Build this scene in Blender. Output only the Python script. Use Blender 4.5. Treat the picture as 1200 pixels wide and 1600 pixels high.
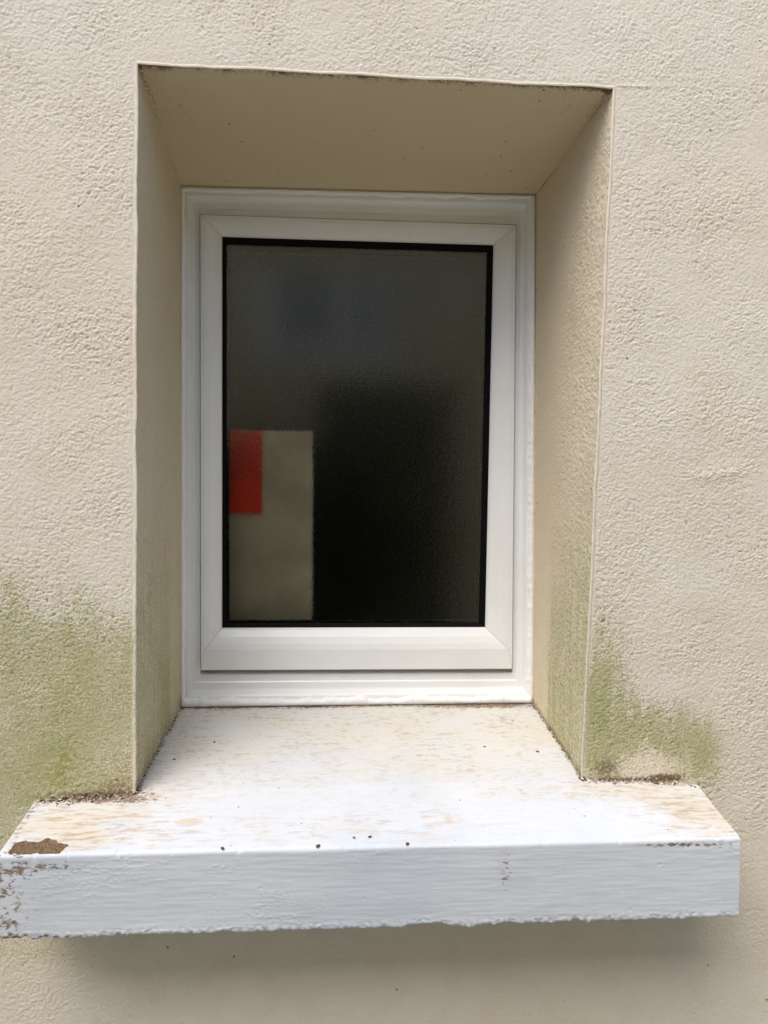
import bpy, math, numpy as np
from mathutils import Vector, Matrix

sc = bpy.context.scene
C = sc.collection
for o in list(bpy.data.objects):
    bpy.data.objects.remove(o)

# ------------------------------------------------------------------ camera
F = 1155.0
CAM = np.array([-0.0415, -0.9984, -0.0647])
YAW, PITCH, ROLL = 0.0651, -0.0311, 0.0072
cyw, syw, cp, sp = math.cos(YAW), math.sin(YAW), math.cos(PITCH), math.sin(PITCH)
fw = np.array([syw*cp, cyw*cp, sp]); rr = np.array([cyw, -syw, 0.0]); uu = np.cross(rr, fw)
rt = math.cos(ROLL)*rr + math.sin(ROLL)*uu
up = -math.sin(ROLL)*rr + math.cos(ROLL)*uu
cam_d = bpy.data.cameras.new('camera'); cam = bpy.data.objects.new('camera', cam_d); C.objects.link(cam)
cam_d.sensor_fit = 'VERTICAL'; cam_d.sensor_height = 24.0; cam_d.lens = 24.0*F/1600.0
cam_d.clip_start = 0.01; cam_d.clip_end = 500
M = Matrix(((rt[0], up[0], -fw[0], CAM[0]), (rt[1], up[1], -fw[1], CAM[1]), (rt[2], up[2], -fw[2], CAM[2]), (0, 0, 0, 1)))
cam.matrix_world = M
sc.camera = cam

def at(px, py, y):
    """world point where the sight line of a photo position meets the plane at depth y"""
    d = fw + (px-600)/F*rt - (py-800)/F*up
    return CAM + (y-CAM[1])/d[1]*d

# ------------------------------------------------------------------ light
SUN_EL, SUN_AZ = math.radians(58), math.radians(-36)      # azimuth measured from straight out of the wall, towards the left
sd = Vector((math.sin(SUN_AZ)*math.cos(SUN_EL), -math.cos(SUN_AZ)*math.cos(SUN_EL), math.sin(SUN_EL)))
w = bpy.data.worlds.new('World'); sc.world = w; w.use_nodes = True
wn = w.node_tree; bg = wn.nodes['Background']
sky = wn.nodes.new('ShaderNodeTexSky'); sky.sky_type = 'NISHITA'; sky.sun_disc = False
sky.sun_elevation = SUN_EL; sky.sun_rotation = math.atan2(sd.x, sd.y)
sky.air_density = 1.0; sky.dust_density = 3.0; sky.ozone_density = 1.0; sky.altitude = 0
wn.links.new(sky.outputs[0], bg.inputs[0]); bg.inputs[1].default_value = 0.125
sun_d = bpy.data.lights.new('sun', 'SUN'); sun_d.energy = 1.2; sun_d.angle = math.radians(44); sun_d.color = (1.0, 0.975, 0.94)
sun = bpy.data.objects.new('sun', sun_d); C.objects.link(sun)
sun.rotation_euler = sd.to_track_quat('Z', 'Y').to_euler()
sc.view_settings.view_transform = 'Standard'; sc.view_settings.look = 'None'
sc.view_settings.exposure = 0.90; sc.view_settings.gamma = 1.0
sc.cycles.max_bounces = 12; sc.cycles.diffuse_bounces = 6; sc.cycles.transmission_bounces = 8
sc.cycles.use_denoising = True; sc.cycles.denoising_prefilter = 'NONE'; sc.cycles.sample_clamp_indirect = 3; sc.cycles.use_adaptive_sampling = False

# ------------------------------------------------------------------ numpy noise
def hsh(ix, iy, s):
    h = (ix.astype(np.int64)*374761393 + iy.astype(np.int64)*668265263 + s*974634777) & 0xffffffff
    h = ((h ^ (h >> 13))*1274126177) & 0xffffffff
    return (h ^ (h >> 16)) & 0xffffffff
def gn(x, y, s=0):
    """gradient noise, about -1..1"""
    xi = np.floor(x); yi = np.floor(y); fx = x-xi; fy = y-yi
    u = fx*fx*fx*(fx*(fx*6-15)+10); v = fy*fy*fy*(fy*(fy*6-15)+10)
    def g(ax, ay):
        a = hsh(xi+ax, yi+ay, s)/4294967296.0*6.2831853
        return np.cos(a)*(fx-ax)+np.sin(a)*(fy-ay)
    a = g(0, 0); b = g(1, 0); c = g(0, 1); d = g(1, 1)
    return ((a+(b-a)*u)+((c+(d-c)*u)-(a+(b-a)*u))*v)*1.5
def fbm(x, y, s=0, o=4):
    r = 0; a = 1.0; t = 0
    for i in range(o):
        r = r+a*gn(x*2**i, y*2**i, s+i*17); t += a; a *= .5
    return r/t
def sst(a, b, x):
    t = np.clip((x-a)/(b-a), 0, 1); return t*t*(3-2*t)
def blob(x, z, cx, cz, sx, sz):
    return np.exp(-(((x-cx)/sx)**2+((z-cz)/sz)**2))

# ------------------------------------------------------------------ mesh helpers
def link(name, me, m, parent=None, smooth=True):
    o = bpy.data.objects.new(name, me); C.objects.link(o)
    if m: me.materials.append(m)
    if parent: o.parent = parent
    if smooth: me.polygons.foreach_set('use_smooth', np.ones(len(me.polygons), bool))
    return o
def tag(o, label=None, cat=None, group=None, kind=None):
    for k, v in (('label', label), ('category', cat), ('group', group), ('kind', kind)):
        if v: o[k] = v
    return o
def empty(name, loc=(0, 0, 0), parent=None):
    o = bpy.data.objects.new(name, None); C.objects.link(o); o.location = loc; o.empty_display_size = .1
    if parent: o.parent = parent
    return o
def mesh_np(name, V, Q, attrs=None):
    me = bpy.data.meshes.new(name)
    n, q = len(V), len(Q)
    me.vertices.add(n); me.vertices.foreach_set('co', np.asarray(V, np.float32).ravel())
    me.loops.add(q*4); me.loops.foreach_set('vertex_index', np.asarray(Q, np.int32).ravel())
    me.polygons.add(q); me.polygons.foreach_set('loop_start', np.arange(0, q*4, 4, dtype=np.int32))
    me.update(calc_edges=True)
    for k, a in (attrs or {}).items():
        at_ = me.attributes.new(k, 'FLOAT', 'POINT'); at_.data.foreach_set('value', np.asarray(a, np.float32))
    return me
def grid_quads(nu, nv, off=0, flip=False):
    i = np.arange(nu-1)[:, None]*nv+np.arange(nv-1)[None, :]; i = i.ravel()+off
    q = np.stack([i, i+nv, i+nv+1, i+1], -1)
    return q[:, ::-1] if flip else q
def bilinear(c00, c10, c11, c01, nu, nv):
    u = np.linspace(0, 1, nu)[:, None, None]; v = np.linspace(0, 1, nv)[None, :, None]
    P = (1-u)*(1-v)*c00+u*(1-v)*c10+u*v*c11+(1-u)*v*c01
    return P.reshape(-1, 3)
class MB:
    def __init__(s): s.v = []; s.f = []
    def add(s, vs, fs):
        o = len(s.v); s.v += [tuple(v) for v in vs]; s.f += [tuple(i+o for i in f) for f in fs]; return s
    def box(s, x0, x1, y0, y1, z0, z1):
        vs = [(x, y, z) for x in (x0, x1) for y in (y0, y1) for z in (z0, z1)]
        return s.add(vs, [(0, 1, 3, 2), (4, 6, 7, 5), (0, 4, 5, 1), (2, 3, 7, 6), (0, 2, 6, 4), (1, 5, 7, 3)])
    def quad(s, a, b, c, d): return s.add([a, b, c, d], [(0, 1, 2, 3)])
    def build(s, name, m, parent=None, smooth=False, bevel=0):
        me = bpy.data.meshes.new(name); me.from_pydata(s.v, [], s.f); me.update()
        o = link(name, me, m, parent, smooth)
        if bevel:
            b = o.modifiers.new('b', 'BEVEL'); b.width = bevel; b.segments = 3; b.limit_method = 'ANGLE'
            me.polygons.foreach_set('use_smooth', np.ones(len(me.polygons), bool))
        return o

# ------------------------------------------------------------------ materials
def mat(name):
    m = bpy.data.materials.new(name); m.use_nodes = True
    return m, m.node_tree, m.node_tree.nodes['Principled BSDF']
class N:
    def __init__(s, nt): s.nt = nt; s.tc = nt.nodes.new('ShaderNodeTexCoord').outputs['Object']
    def put(s, sock, v):
        if isinstance(v, bpy.types.NodeSocket): s.nt.links.new(v, sock)
        elif v is not None: sock.default_value = v
    def m(s, op, a, b=None, c=None, clamp=False):
        n = s.nt.nodes.new('ShaderNodeMath'); n.operation = op; n.use_clamp = clamp
        for i, v in enumerate((a, b, c)):
            if v is not None: s.put(n.inputs[i], v)
        return n.outputs[0]
    def attr(s, k):
        n = s.nt.nodes.new('ShaderNodeAttribute'); n.attribute_name = k; return n.outputs['Fac']
    def noise(s, scale, detail=3, rough=.55, stretch=(1, 1, 1), off=(0, 0, 0), dist=0, vec=None):
        mp = s.nt.nodes.new('ShaderNodeMapping'); mp.inputs['Scale'].default_value = stretch; mp.inputs['Location'].default_value = off
        s.put(mp.inputs[0], vec or s.tc)
        n = s.nt.nodes.new('ShaderNodeTexNoise'); n.inputs['Scale'].default_value = scale; n.inputs['Detail'].default_value = detail
        n.inputs['Roughness'].default_value = rough; n.inputs['Distortion'].default_value = dist
        s.put(n.inputs['Vector'], mp.outputs[0]); return n.outputs[0]
    def vor(s, scale, stretch=(1, 1, 1), off=(0, 0, 0), feature='F1', rand=1.0):
        mp = s.nt.nodes.new('ShaderNodeMapping'); mp.inputs['Scale'].default_value = stretch; mp.inputs['Location'].default_value = off
        s.put(mp.inputs[0], s.tc)
        n = s.nt.nodes.new('ShaderNodeTexVoronoi'); n.feature = feature; n.inputs['Scale'].default_value = scale
        s.put(n.inputs['Vector'], mp.outputs[0]); return n.outputs['Distance'], n.outputs.get('Color')
    def ramp(s, v, a, b, lo=0.0, hi=1.0):
        n = s.nt.nodes.new('ShaderNodeMapRange'); n.interpolation_type = 'SMOOTHSTEP'
        s.put(n.inputs[0], v); n.inputs[1].default_value = a; n.inputs[2].default_value = b
        n.inputs[3].default_value = lo; n.inputs[4].default_value = hi; return n.outputs[0]
    def mix(s, f, a, b):
        n = s.nt.nodes.new('ShaderNodeMix'); n.data_type = 'RGBA'; s.put(n.inputs[0], f)
        for i, v in ((6, a), (7, b)):
            s.put(n.inputs[i], v if isinstance(v, bpy.types.NodeSocket) else (*v, 1)); 
        return n.outputs[2]
    def bump(s, h, dist, strength=1.0, nrm=None):
        n = s.nt.nodes.new('ShaderNodeBump'); n.inputs['Strength'].default_value = strength; n.inputs['Distance'].default_value = dist
        s.put(n.inputs['Height'], h)
        if nrm: s.put(n.inputs['Normal'], nrm)
        return n.outputs[0]
    def out(s, p, col=None, rough=None, nrm=None):
        if col is not None: s.put(p.inputs['Base Color'], col if isinstance(col, bpy.types.NodeSocket) else (*col, 1))
        if rough is not None: s.put(p.inputs['Roughness'], rough)
        if nrm is not None: s.put(p.inputs['Normal'], nrm)

def specks(n, scale, thr, dens, off=(0, 0, 0), stretch=(1, 1, 1)):
    """small round spots of random size, dens = share of cells with a spot"""
    d, c = n.vor(scale, off=off, stretch=stretch)
    sep = n.nt.nodes.new('ShaderNodeSeparateColor'); n.put(sep.inputs[0], c)
    on = n.m('LESS_THAN', sep.outputs[0], dens)
    size = n.m('MULTIPLY', n.m('ADD', sep.outputs[1], .25), thr)
    return n.m('MULTIPLY', on, n.m('LESS_THAN', d, size))

def m_render():
    m, nt, p = mat('rendered_wall_paint'); n = N(nt)
    big = n.noise(2.2, 3); mid = n.noise(18, 4)
    col = n.mix(n.ramp(big, .35, .65), (.695, .630, .525), (.71, .664, .578))
    col = n.mix(n.ramp(mid, .4, .75, 0, .35), col, (.62, .535, .415))
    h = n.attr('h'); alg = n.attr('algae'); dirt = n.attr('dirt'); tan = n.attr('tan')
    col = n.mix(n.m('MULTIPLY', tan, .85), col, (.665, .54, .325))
    # crevice shade painted as darker colour into the pits of the texture
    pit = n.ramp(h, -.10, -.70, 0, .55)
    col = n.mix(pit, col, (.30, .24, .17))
    fg = n.noise(780, 2, .7)
    col = n.mix(n.ramp(fg, .60, .74, 0, .38), col, (.36, .30, .22))
    col = n.mix(n.ramp(fg, .40, .27, 0, .45), col, (.84, .79, .69))
    # algae: fine grains, denser in the pits
    gr = n.noise(420, 3, .6); gl = n.noise(34, 5, .6); dk = n.ramp(h, .05, -.55, 0, .75)
    a = n.m('ADD', n.m('MULTIPLY', alg, 1.25), n.m('ADD', n.m('MULTIPLY', n.m('SUBTRACT', gl, .5), .7), n.m('MULTIPLY', n.m('SUBTRACT', gr, .5), 2.7)))
    a = n.m('SUBTRACT', a, n.m('MULTIPLY', h, .55))
    a = n.m('MULTIPLY', n.ramp(a, .08, 1.15, 0, .96), n.ramp(alg, .0, .12))
    acol = n.mix(n.ramp(n.noise(9, 4, off=(3, 1, 2)), .35, .65), (.39, .37, .18), (.45, .425, .255))
    acol = n.mix(n.ramp(n.noise(520, 2, .7, off=(2, 8, 1)), .52, .64, 0, .55), acol, (.62, .57, .43))
    acol = n.mix(n.m('MAXIMUM', n.ramp(gr, .54, .70, 0, .6), dk), acol, (.20, .195, .09))
    col = n.mix(a, col, acol)
    # yellow-green heart of the algae
    col = n.mix(n.m('MULTIPLY', n.attr('moss'), n.ramp(n.noise(160, 4), .36, .62, .15, .9)), col, (.25, .265, .055))
    # brown dirt
    dn = n.noise(230, 5, .65); dd = n.m('MULTIPLY', dirt, n.ramp(n.m('ADD', dn, n.m('MULTIPLY', dirt, .20)), .54, .66))
    col = n.mix(dd, col, n.mix(n.ramp(gr, .4, .65), (.13, .082, .045), (.25, .165, .095)))
    sp1 = specks(n, 80, .14, .13); sp2 = specks(n, 45, .06, .10, off=(4, 7, 1))
    sm = n.attr('speck')
    col = n.mix(n.m('MULTIPLY', n.m('MULTIPLY', sp1, sm), .8), col, (.09, .06, .035))
    col = n.mix(n.m('MULTIPLY', sp2, .8), col, (.08, .055, .035))
    b = n.bump(n.noise(620, 3, .6), .0006, .7)
    n.out(p, col, .92, b); p.inputs['Specular IOR Level'].default_value = .25
    return m
def m_coarse():
    m, nt, p = mat('rendered_wall_paint_plain'); n = N(nt)
    col = n.mix(n.ramp(n.noise(2.2, 3), .35, .65), (.695, .630, .525), (.71, .664, .578))
    n.out(p, col, .92, n.bump(n.noise(240, 3, .6), .0012, 1)); return m
def m_bead():
    m, nt, p = mat('corner_bead_paint'); n = N(nt)
    alg = n.attr('algae')
    g = n.ramp(n.noise(300, 4), .35, .7)
    col = n.mix(n.ramp(n.noise(60, 4), .4, .7), (.72, .65, .53), (.64, .565, .45))
    col = n.mix(n.m('MULTIPLY', alg, g), col, (.33, .31, .17))
    n.out(p, col, .8, n.bump(n.noise(350, 3), .0006, .7)); return m
def m_sill():
    m, nt, p = mat('weathered_white_sill_paint'); n = N(nt)
    base = n.mix(n.ramp(n.noise(6, 4), .35, .65), (.575, .625, .69), (.64, .68, .73))
    topm = n.attr('top')
    film = n.noise(11, 5, .6, stretch=(.6, 1, 1), off=(2, 2, 2))
    base = n.mix(n.m('MULTIPLY', n.attr('grime'), n.ramp(film, .3, .7, .35, 1.0)), base, (.66, .62, .55))
    # ochre staining, drawn out along the brush marks
    st = n.noise(26, 6, .65, stretch=(.35, 1, 1)); st2 = n.noise(170, 6, .72, stretch=(.2, 1, 1), off=(5, 2, 0))
    och = n.attr('ochre')
    o1 = n.m('MULTIPLY', och, n.ramp(n.m('ADD', st, n.m('MULTIPLY', och, .18)), .50, .68))
    col = n.mix(n.m('MULTIPLY', o1, .75), base, (.63, .55, .44))
    col = n.mix(n.m('MULTIPLY', n.m('MULTIPLY', och, .9), n.ramp(st2, .49, .62)), col, (.43, .32, .21))
    # worn pale brown flakes
    fl = n.noise(32, 6, .62, stretch=(.40, 1, 1), off=(1.3, 4.2, 0))
    fr_ = n.attr('flake')
    col = n.mix(n.m('MULTIPLY', n.ramp(n.m('ADD', fl, n.m('MULTIPLY', fr_, .16)), .70, .73), n.m('MULTIPLY', fr_, .6)), col, (.60, .47, .33))
    # general grime: grey green specks
    gm = n.attr('grime')
    g1 = n.noise(150, 5, .7, stretch=(.45, 1, 1), off=(9, 0, 3)); g2 = n.noise(14, 4, off=(0, 5, 0))
    gg = n.m('MULTIPLY', gm, n.m('MULTIPLY', n.ramp(g1, .50, .64), n.ramp(g2, .32, .60)))
    col = n.mix(n.m('MULTIPLY', gg, .75), col, (.36, .31, .20))
    col = n.mix(n.m('MULTIPLY', gm, n.ramp(g2, .3, .75, .05, .30)), col, (.60, .56, .46))
    # dark brown dirt
    dirt = n.attr('dirt'); dn = n.noise(260, 6, .7, stretch=(.5, 1, 1))
    dd = n.m('MULTIPLY', n.ramp(dirt, 0, .25), n.ramp(n.m('ADD', dn, n.m('MULTIPLY', dirt, .26)), .60, .74))
    col = n.mix(n.m('MULTIPLY', dd, .9), col, n.mix(n.ramp(n.noise(500, 3), .4, .6), (.11, .07, .04), (.26, .17, .10)))
    # bare patch where the paint has come off
    pt = n.attr('patch')
    pc = n.mix(n.ramp(n.noise(260, 5, .7), .35, .68), (.085, .052, .03), (.24, .155, .09))
    pc = n.mix(n.ramp(n.noise(420, 4, .7, off=(1, 1, 5)), .66, .70), pc, (.5, .4, .27))
    col = n.mix(n.ramp(pt, .42, .58), col, pc)
    # specks
    sk = n.m('MULTIPLY', specks(n, 120, .13, .06, stretch=(1, 1, .2)), topm)
    col = n.mix(n.m('MULTIPLY', sk, .75), col, (.13, .09, .05))
    pit = n.attr('pit')
    col = n.mix(n.ramp(pit, .3, .9, 0, .85), col, (.16, .13, .10))
    # brush marks on the front, finer on the top
    br = n.noise(90, 5, .65, stretch=(.07, 1, 2.2)); br2 = n.noise(260, 4, .6, stretch=(.12, 1, 1))
    b = n.bump(br, .0006, .45); b = n.bump(br2, .0005, .6, b)
    n.out(p, col, n.ramp(n.noise(30, 4), .3, .7, .5, .75), b); p.inputs['Specular IOR Level'].default_value = .35
    return m
def m_pvc():
    m, nt, p = mat('white_window_plastic'); n = N(nt)
    g = n.ramp(n.noise(7, 5, .6), .35, .75)
    col = n.mix(g, (.79, .81, .82), (.75, .765, .765))
    col = n.mix(n.m('MULTIPLY', specks(n, 60, .05, .05), .6), col, (.3, .26, .2))
    n.out(p, col, n.ramp(n.noise(20, 4), .3, .7, .28, .42), n.bump(n.noise(25, 2), .0006, .35)); return m
def m_seal():
    m, nt, p = mat('white_sealant'); n = N(nt)
    dirt = n.attr('dirt')
    col = n.mix(n.m('MULTIPLY', dirt, n.ramp(n.noise(260, 5, .7), .45, .62)), (.84, .84, .85), (.22, .16, .10))
    n.out(p, col, .38, n.bump(n.noise(140, 3), .0008, .6)); return m
def m_simple(name, c, r=.6, bumpscale=None, bd=.0005, var=.15):
    m, nt, p = mat(name); n = N(nt)
    col = n.mix(n.ramp(n.noise(12, 4), .3, .7), tuple(x*(1-var) for x in c), tuple(min(1, x*(1+var)) for x in c))
    n.out(p, col, r, n.bump(n.noise(bumpscale, 4), bd, .6) if bumpscale else None); return m
def m_glass(name, bumpk, rough):
    m, nt, p = mat(name); n = N(nt)
    a = n.noise(300, 2, .5, dist=.6); b = n.noise(110, 2)
    bb = n.bump(a, bumpk, 1.0); bb = n.bump(b, bumpk*.6, .5, bb)
    p.inputs['Transmission Weight'].default_value = 1.0; p.inputs['IOR'].default_value = 1.62
    n.out(p, (.92, .95, .90), rough, bb); return m

MR = m_render(); MC = m_coarse(); MBD = m_bead(); MS = m_sill(); MP = m_pvc(); MSE = m_seal(); MG = m_glass('obscured_glass', .0001, .015); MG2 = m_glass('obscured_glass_patterned_side', .0004, .07)
BLACK = m_simple('black_rubber', (.003, .003, .003), .7); BLACK.node_tree.nodes['Principled BSDF'].inputs['Specular IOR Level'].default_value = .1

# ------------------------------------------------------------------ measured geometry (metres)
D = 0.28                                        # depth of the window recess
HW = 0.30
Fx = dict(tl=at(213, 98, 0), tr=at(960, 137, 0), br=at(909, 1215, 0), bl=at(210, 1240, 0))
B = dict(tl=at(286, 299, D), tr=at(832, 312, D), br=at(829, 1093, D), bl=at(286, 1099, D))
GROUND = -1.35

house = empty('house', (0, 0, GROUND))
tag(house, 'cream rendered house wall with a deep set white window and painted sill', 'house')
def under(o):
    o.parent = house; o.matrix_parent_inverse = Matrix.Translation((0, 0, -GROUND)); return o

# ------------------------------------------------------------------ wall
STEP = .0012
def worley(x, y, s=0):
    xi = np.floor(x); yi = np.floor(y); best = np.full(x.shape, 9.0); val = np.zeros(x.shape)
    for ax in (-1, 0, 1):
        for ay in (-1, 0, 1):
            h1 = hsh(xi+ax, yi+ay, s); jx = (h1 & 0xffff)/65536.; jy = (h1 >> 16)/65536.
            d = (x-xi-ax-jx)**2+(y-yi-ay-jy)**2
            m = d < best; best = np.where(m, d, best); val = np.where(m, ((h1 >> 7) & 0xfff)/4095., val)
    return np.sqrt(best), val
def stucco(x, z, s=0):
    wx_, wz_ = gn(x/.02, z/.02, s+5)*.5, gn(x/.02+9, z/.02, s+6)*.5
    d, v = worley(x/.0039+wx_, z/.0031+wz_+x/.02, s+1)
    d2, v2 = worley(x/.0028, z/.0024+wx_, s+4)
    h = (.55-d)*(.6+.8*v)*1.15+(.5-d2)*(.3+.9*v2)*.7+gn(x/.009, z/.007, s+3)*.32
    return np.clip(h, -1.1, 1.1)
def stucco_old(x, z, s=0):
    x = x*1.75; z = z*1.6
    a = gn(x/.0060+gn(x/.03, z/.03, 5)*.8, z/.0046+gn(x/.025+4, z/.03, 6)*.8, s+1)
    b = gn(x/.0026, z/.0022, s+2)
    c = gn(x/.012, z/.010, s+3)
    h = a*.66+b*.16+c*.34
    h = np.where(h > 0, h*.9, h*1.15)
    return h
def px2(px, py, y=0): 
    p = at(px, py, y); return p[0], p[2]
K = .000865                                     # metres per photo position on the wall face
def gb(x, z, px, py, sx, sy):
    cx, cz = px2(px, py); return blob(x, z, cx, cz, sx*K, sy*K)
def front_masks(x, z):
    w_ = fbm(x/.09, z/.09, 40, 4)*.5
    xl = (x-px2(0, 1000)[0])/K; zz = (px2(100, 0)[1]-z)/K       # photo-like coordinates on the wall face
    e = fbm(x/.05, z/.07, 44, 4)
    # left: a broad veil from 880 down, strongest 950-1230
    L = sst(855, 1010, zz+e*60+(205-np.minimum(xl, 205))*.28)*(xl < 212)*(1-.25*sst(1180, 1330, zz))
    L = L*(.88+.25*fbm(x/.03, z/.05, 48, 3))
    L = L*(1-sst(1290, 1340, zz)*sst(60, 200, xl+e*40))*(1-.35*sst(1290, 1380, zz))*(1-sst(1440, 1490, zz))
    R_ = gb(x, z, 935, 1075, 50, 110)*1.2+gb(x, z, 930, 1180, 60, 60)*.7+gb(x, z, 1000, 1140, 75, 48)*.75+gb(x, z, 1090, 1185, 42, 62)*1.15+gb(x, z, 1040, 1150, 60, 45)*.5
    R_ = R_*(1-.6*gb(x, z, 1020, 1195, 55, 18))
    R_ = R_*(.85+.75*fbm(x/.016, z/.05, 58, 5))*(x > .1)+.10*gb(x, z, 1100, 900, 200, 300)
    al = np.clip(L+R_+w_*.25*(L+R_), 0, 1)
    moss = gb(x, z, 100, 1185, 35, 60)*.75+gb(x, z, 60, 1225, 60, 28)*.35+gb(x, z, 938, 1115, 22, 60)*.5+gb(x, z, 925, 1200, 25, 18)*.6+gb(x, z, 1100, 1180, 28, 45)*.35
    moss = np.clip(moss*(1+.9*fbm(x/.012, z/.02, 52, 3)), 0, 1)
    dirt = gb(x, z, 140, 1243, 90, 9)*.8+gb(x, z, 185, 1225, 45, 18)*.55+gb(x, z, 948, 1200, 26, 20)*.85+gb(x, z, 1045, 1215, 32, 8)*1.1+gb(x, z, 990, 1218, 60, 5)*.9
    dirt = dirt+gb(x, z, 600, 122, 500, 5)*0+gb(x, z, 20, 1345, 30, 20)*.3
    tan = gb(x, z, 60, 1380, 200, 160)*.18+gb(x, z, 1020, 1195, 70, 22)*.25
    return al, moss, np.clip(dirt, 0, 1), tan

Vs, Qs, A = [], [], {k: [] for k in ('h', 'algae', 'moss', 'dirt', 'tan', 'speck')}
off = 0
X0, X1, Z0, Z1 = -.62, .76, -.93, .72
c_ = {}
hb = {'bl': Fx['bl'].copy(), 'br': Fx['br'].copy()}
for k, s, t in (('bl', 'bl', 'tl'), ('br', 'br', 'tr')):          # run the opening's edges on down into the sill
    dr = Fx[t]-Fx[s]; hb[k] = Fx[s]-dr/np.linalg.norm(dr)*.03
cols = [[np.array((X0, 0, Z0)), np.array((hb['bl'][0], 0, Z0)), np.array((hb['br'][0], 0, Z0)), np.array((X1, 0, Z0))],
        [np.array((X0, 0, hb['bl'][2])), hb['bl'], hb['br'], np.array((X1, 0, hb['br'][2]))],
        [np.array((X0, 0, Fx['tl'][2])), Fx['tl'], Fx['tr'], np.array((X1, 0, Fx['tr'][2]))],
        [np.array((X0, 0, Z1)), np.array((Fx['tl'][0], 0, Z1)), np.array((Fx['tr'][0], 0, Z1)), np.array((X1, 0, Z1))]]
def wob(P):
    P = P.copy()
    for a, b, axis, sd_ in ((hb['bl'], Fx['tl'], 0, 1), (hb['br'], Fx['tr'], 0, 2), (Fx['tl'], Fx['tr'], 2, 3)):
        L = np.linalg.norm(b-a); ax = (b-a)/L; t = (P-a)@ax
        d = np.linalg.norm(P-a-np.outer(np.clip(t, 0, L), ax), axis=1)
        P[:, axis] += (fbm(t/.09, t*0+.3, 200+sd_, 3)*.0022+gn(t/.012, t*0+.6, 210+sd_)*.00035)*np.exp(-d/.025)*sst(0, .02, t)*sst(L, L-.02, t)
    return P
nx = [int(abs(cols[1][i+1][0]-cols[1][i][0])/STEP)+2 for i in range(3)]
nz = [int(abs(cols[i+1][0][2]-cols[i][0][2])/STEP)+2 for i in range(3)]
def seg_dist(x, z, a, b):
    ax, az, bx, bz = a[0], a[2], b[0], b[2]; L2 = (bx-ax)**2+(bz-az)**2
    t = np.clip(((x-ax)*(bx-ax)+(z-az)*(bz-az))/L2, 0, 1)
    return np.hypot(x-ax-t*(bx-ax), z-az-t*(bz-az))
for r in range(3):
    for c in range(3):
        if r == 1 and c == 1: continue
        P = bilinear(cols[r][c], cols[r][c+1], cols[r+1][c+1], cols[r+1][c], nx[c], nz[r])
        x, z = P[:, 0], P[:, 2]
        al, mo, di, ta = front_masks(x, z)
        h = stucco(x, z)
        de = np.minimum(np.minimum(seg_dist(x, z, hb['bl'], Fx['tl']), seg_dist(x, z, hb['br'], Fx['tr'])), seg_dist(x, z, Fx['tl'], Fx['tr']))
        fade = sst(.001, .007, de)
        soft = .80+.75*fbm(x/.10, z/.09, 60, 4)
        soft = soft*(1-.35*sst(-.50, -.62, z))
        # a short trowel ridge beside the top right corner and a rough smear on the right
        rx0, rz0 = px2(965, 134); rx1, rz1 = px2(1015, 136)
        ridge = np.exp(-((z-(rz0+(rz1-rz0)*(x-rx0)/(rx1-rx0)))/.0012)**2)*sst(rx0-.002, rx0+.003, x)*sst(rx1+.004, rx1-.004, x)
        sx_, sz_ = px2(1140, 740)
        smear = blob(x, z-(x-sx_)*.1, sx_-.02, sz_, .042, .009)
        hh = h*(1+1.5*smear)+smear*1.0
        und = fbm(x/.18, z/.18, 70, 3)*.0018
        dip = (hh*.00118*soft)*fade+und*sst(0, .06, de)+ridge*.0009
        P = wob(P); P[:, 1] -= dip
        Vs.append(P); Qs.append(grid_quads(nx[c], nz[r], off)); off += len(P)
        A['h'].append(h*soft*fade); A['algae'].append(al*(.5+.5*fade)); A['moss'].append(mo); A['dirt'].append(di); A['tan'].append(ta); A['speck'].append(np.zeros(len(P))+.06)

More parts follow.
